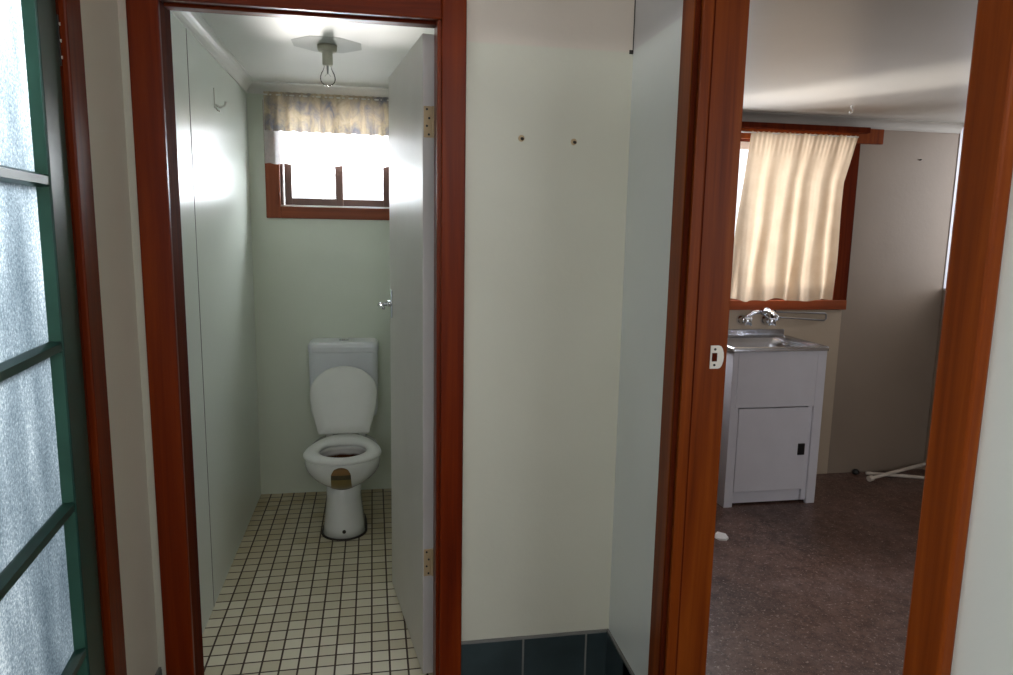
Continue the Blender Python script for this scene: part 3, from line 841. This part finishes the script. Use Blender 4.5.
P(obj('drain', bm, 'black'), tb)

# taps: two wall taps feeding one short curved spout
tp = empty('wall_taps', (2.17, YLB, .98)); tag(tp, 'pair of chrome wall taps with curved spout above the sink', 'taps')
def lathe_y(bm, x, z, prof, n=16):
    loft(bm, [[(x + r_ * math.cos(2 * pi * k / n), y, z + r_ * math.sin(2 * pi * k / n)) for k in range(n)] for y, r_ in prof])
for x, z in ((2.098, .982), (2.252, .980)):
    bm = bmesh.new()
    lathe_y(bm, x, z, [(YLB - .004, .031), (YLB - .006, .031), (YLB - .016, .022), (YLB - .03, .016), (YLB - .06, .016), (YLB - .063, .012)])
    o = P(obj('tap_body', bm, 'chrome', smooth=True), tp)
    bm = bmesh.new()
    lathe_y(bm, x, z, [(YLB - .06, .010), (YLB - .075, .011), (YLB - .078, .019), (YLB - .095, .021), (YLB - .10, .014)])
    for k in range(4):
        a = k * pi / 2 + pi / 4
        tube(bm, [(x, YLB - .087, z), (x + .03 * math.cos(a), YLB - .087, z + .03 * math.sin(a))], [.007, .008], 8)
    h = P(obj('tap_handle', bm, 'chrome', smooth=True), tp); SP(h, o)
bm = bmesh.new(); tube(bm, [(2.098, YLB - .035, .985), (2.12, YLB - .045, 1.005), (2.15, YLB - .05, 1.028), (2.185, YLB - .055, 1.034), (2.22, YLB - .055, 1.022), (2.252, YLB - .04, .99)], [.012, .012, .013, .013, .012, .012], 12)
P(obj('bridge_pipe', bm, 'chrome', smooth=True), tp)
bm = bmesh.new(); tube(bm, [(2.185, YLB - .06, 1.032), (2.20, YLB - .10, 1.045), (2.21, YLB - .15, 1.042), (2.215, YLB - .19, 1.022), (2.216, YLB - .198, 1.0)], [.014, .013, .012, .012, .012], 12)
lathe_y(bm, 2.21, 1.045, [(YLB - .07, .012), (YLB - .08, .017), (YLB - .10, .017), (YLB - .105, .010)])
P(obj('spout', bm, 'chrome', smooth=True), tp)
# towel arm on the wall to the right of the taps
bm = bmesh.new()
rA = .0055
tube(bm, [(2.30, YLB - .012, 1.028), (2.40, YLB - .02, 1.026), (2.52, YLB - .02, 1.023), (2.632, YLB - .02, 1.019), (2.644, YLB - .02, 1.012), (2.645, YLB - .02, .985), (2.632, YLB - .02, .976), (2.52, YLB - .02, .984), (2.40, YLB - .02, .992), (2.30, YLB - .012, 1.0)], rA, 10)
ta = obj('towel_rail', bm, 'dull_metal', smooth=True); tag(ta, 'slim looped metal rail on the wall right of the taps', 'towel rail')
obj('wall_bracket', BX((2.288, 2.312, YLB - .022, YLB, .99, 1.04)), 'black', ta, bev=.003)

# ------------------------------------------------------------------ loose things in the laundry
def rod(name, a, b, r_, label, capend=None):
    bm = bmesh.new(); tube(bm, [a, ((a[0] + b[0]) / 2, (a[1] + b[1]) / 2, (a[2] + b[2]) / 2 - .0), b], r_, 12)
    o = obj(name, bm, 'pipe', smooth=False); tag(o, label, 'pipe', 'pipes on the laundry floor')
    if capend:
        bm = bmesh.new(); d = (Vector(b) - Vector(a)).normalized()
        tube(bm, [Vector(a) - d * .004, Vector(a) + d * .025], r_ * 1.6, 12)
        obj('end_fitting', bm, 'pipe', o)
    return o
rod('plastic_pipe', (2.905, 3.622, .030), (3.40, 3.76, .055), .011, 'cream pipe lying on top, with a wider near end fitting', True)
rod('plastic_pipe', (2.99, 3.765, .012), (3.40, 3.60, .012), .0105, 'cream pipe crossing underneath on the laundry floor')
bm = bmesh.new(); loft(bm, [circ(2.94, 3.792, z, r_, 14) for z, r_ in ((0, .022), (.012, .023), (.022, .017), (.03, .008))])
tag(obj('rubber_plug', bm, 'black', smooth=True), 'small black plug on the floor at the laundry wall', 'plug')
bm = bmesh.new(); rnd = random.Random(5)
pp = [(.0 , .0), (.03, -.012), (.055, .01), (.06, .05), (.03, .085), (.005, .06), (-.01, .03)]
A = [(1.615 + x, 3.0 + y, .001) for x, y in pp]; B = [(1.615 + x * .9 + .003, 3.0 + y * .9 + .003, .004 + rnd.uniform(0, .008)) for x, y in pp]
loft(bm, [A, B]); tag(obj('paper_scrap', bm, 'paper'), 'white scrap of paper on the laundry floor before the tub', 'paper')
hx_, hy_ = 2.446, 3.453
bm = bmesh.new(); tube(bm, [(0, 0, 0), (0, 0, -.012), (.006, 0, -.02), (.006, 0, -.03), (0, 0, -.037), (-.008, 0, -.034), (-.011, 0, -.026)], .0028, 8)
loft(bm, [circ(0, 0, z, r_, 12) for z, r_ in ((0, .010), (-.003, .009))])
tag(obj('ceiling_hook', bm, 'white', smooth=True, loc=(hx_, hy_, ZL)), 'tiny white hook screwed into the laundry ceiling', 'hook')
bm = bmesh.new(); tube(bm, [(0, 0, 0), (0, -.012, .001)], .004, 8)
tag(obj('wall_nail', bm, 'seal', loc=(3.19, YLB, 1.941)), 'small dark nail in the laundry wall', 'nail')

# ------------------------------------------------------------------ light
def area(name, loc, target, sx, sy, power, color=(1, 1, 1), spread=None):
    l = bpy.data.lights.new(name, 'AREA'); l.shape = 'RECTANGLE'; l.size = sx; l.size_y = sy; l.energy = power; l.color = color
    if spread: l.spread = spread
    o = bpy.data.objects.new(name, l); COL.objects.link(o)
    o.location = loc
    d = Vector(target) - Vector(loc)
    o.rotation_euler = d.to_track_quat('-Z', 'Y').to_euler()
    return o
area('toilet_window_daylight', (-.05, 4.75, 2.0), (-.30, 3.9, 1.8), 1.9, 1.3, 230, (.90, .96, 1.0))
area('toilet_ground_glint', (-.22, 7.5, .62), (-.22, 3.9, 1.72), .5, .15, 60, (1, .98, .95))
area('laundry_window_daylight', (1.55, 4.25, 1.65), (1.95, 3.8, 1.55), .6, 1.0, 75, (.92, .94, 1.0))
area('laundry_ground_glint', (-.6, 7.6, .55), (1.8, 3.85, 1.85), .6, 1.0, 560, (1, .96, .9))
area('laundry_near_fill', (2.3, -.45, 1.6), (2.1, 3.4, .7), 1.4, 1.2, 18, (.92, .95, 1.0))  # added fill that brightens the tub front; the near wall has no window
area('laundry_side_daylight', (4.1, 3.2, 1.75), (3.45, 3.75, 1.65), .5, 1.0, 9, (.97, .97, 1.0))
area('green_door_daylight', (-1.5, .95, 2.4), (-.65, 1.25, 1.75), 1.0, .8, 250, (.97, .98, 1.0))
area('hall_fill', (.4, -1.1, 2.25), (-.45, 1.5, 1.2), .8, .6, 12, (1.0, .97, .92))  # unseen fill lamp behind the viewer, added to lift the hall
area('hall_side_fill', (-.55, -.5, 1.55), (.7, 1.3, 1.2), .6, 1.2, 14, (.94, .98, 1.0))  # extra fill for the laundry-door wall, from an invented opening on the left

wd = bpy.data.worlds.new('sky'); sc.world = wd; wd.use_nodes = True
bg = wd.node_tree.nodes['Background']
bg.inputs[0].default_value = (.90, .94, 1.0, 1); bg.inputs[1].default_value = 1.7

# ------------------------------------------------------------------ camera
f, yaw, pitch, roll = 701.19, .1785, .1514, .0179
cy, sy = math.cos(yaw), math.sin(yaw)
fwd = Vector((sy * math.cos(pitch), cy * math.cos(pitch), -math.sin(pitch)))
right = Vector((cy, -sy, 0)); up = right.cross(fwd)
rr = right * math.cos(roll) + up * math.sin(roll); uu = -right * math.sin(roll) + up * math.cos(roll)
cam = bpy.data.cameras.new('camera'); co = bpy.data.objects.new('camera', cam); COL.objects.link(co)
cam.sensor_fit = 'HORIZONTAL'; cam.sensor_width = 36.; cam.lens = f / 1013 * 36.; cam.clip_start = .02
mt = Matrix((rr, uu, -fwd)).transposed().to_4x4(); mt.translation = (0, 0, CAM_H)
co.matrix_world = mt
sc.camera = co
sc.view_settings.view_transform = 'Standard'
sc.view_settings.look = 'None'
sc.view_settings.exposure = 0.
sc.cycles.use_denoising = True
sc.cycles.max_bounces = 10; sc.cycles.diffuse_bounces = 6; sc.cycles.transparent_max_bounces = 12
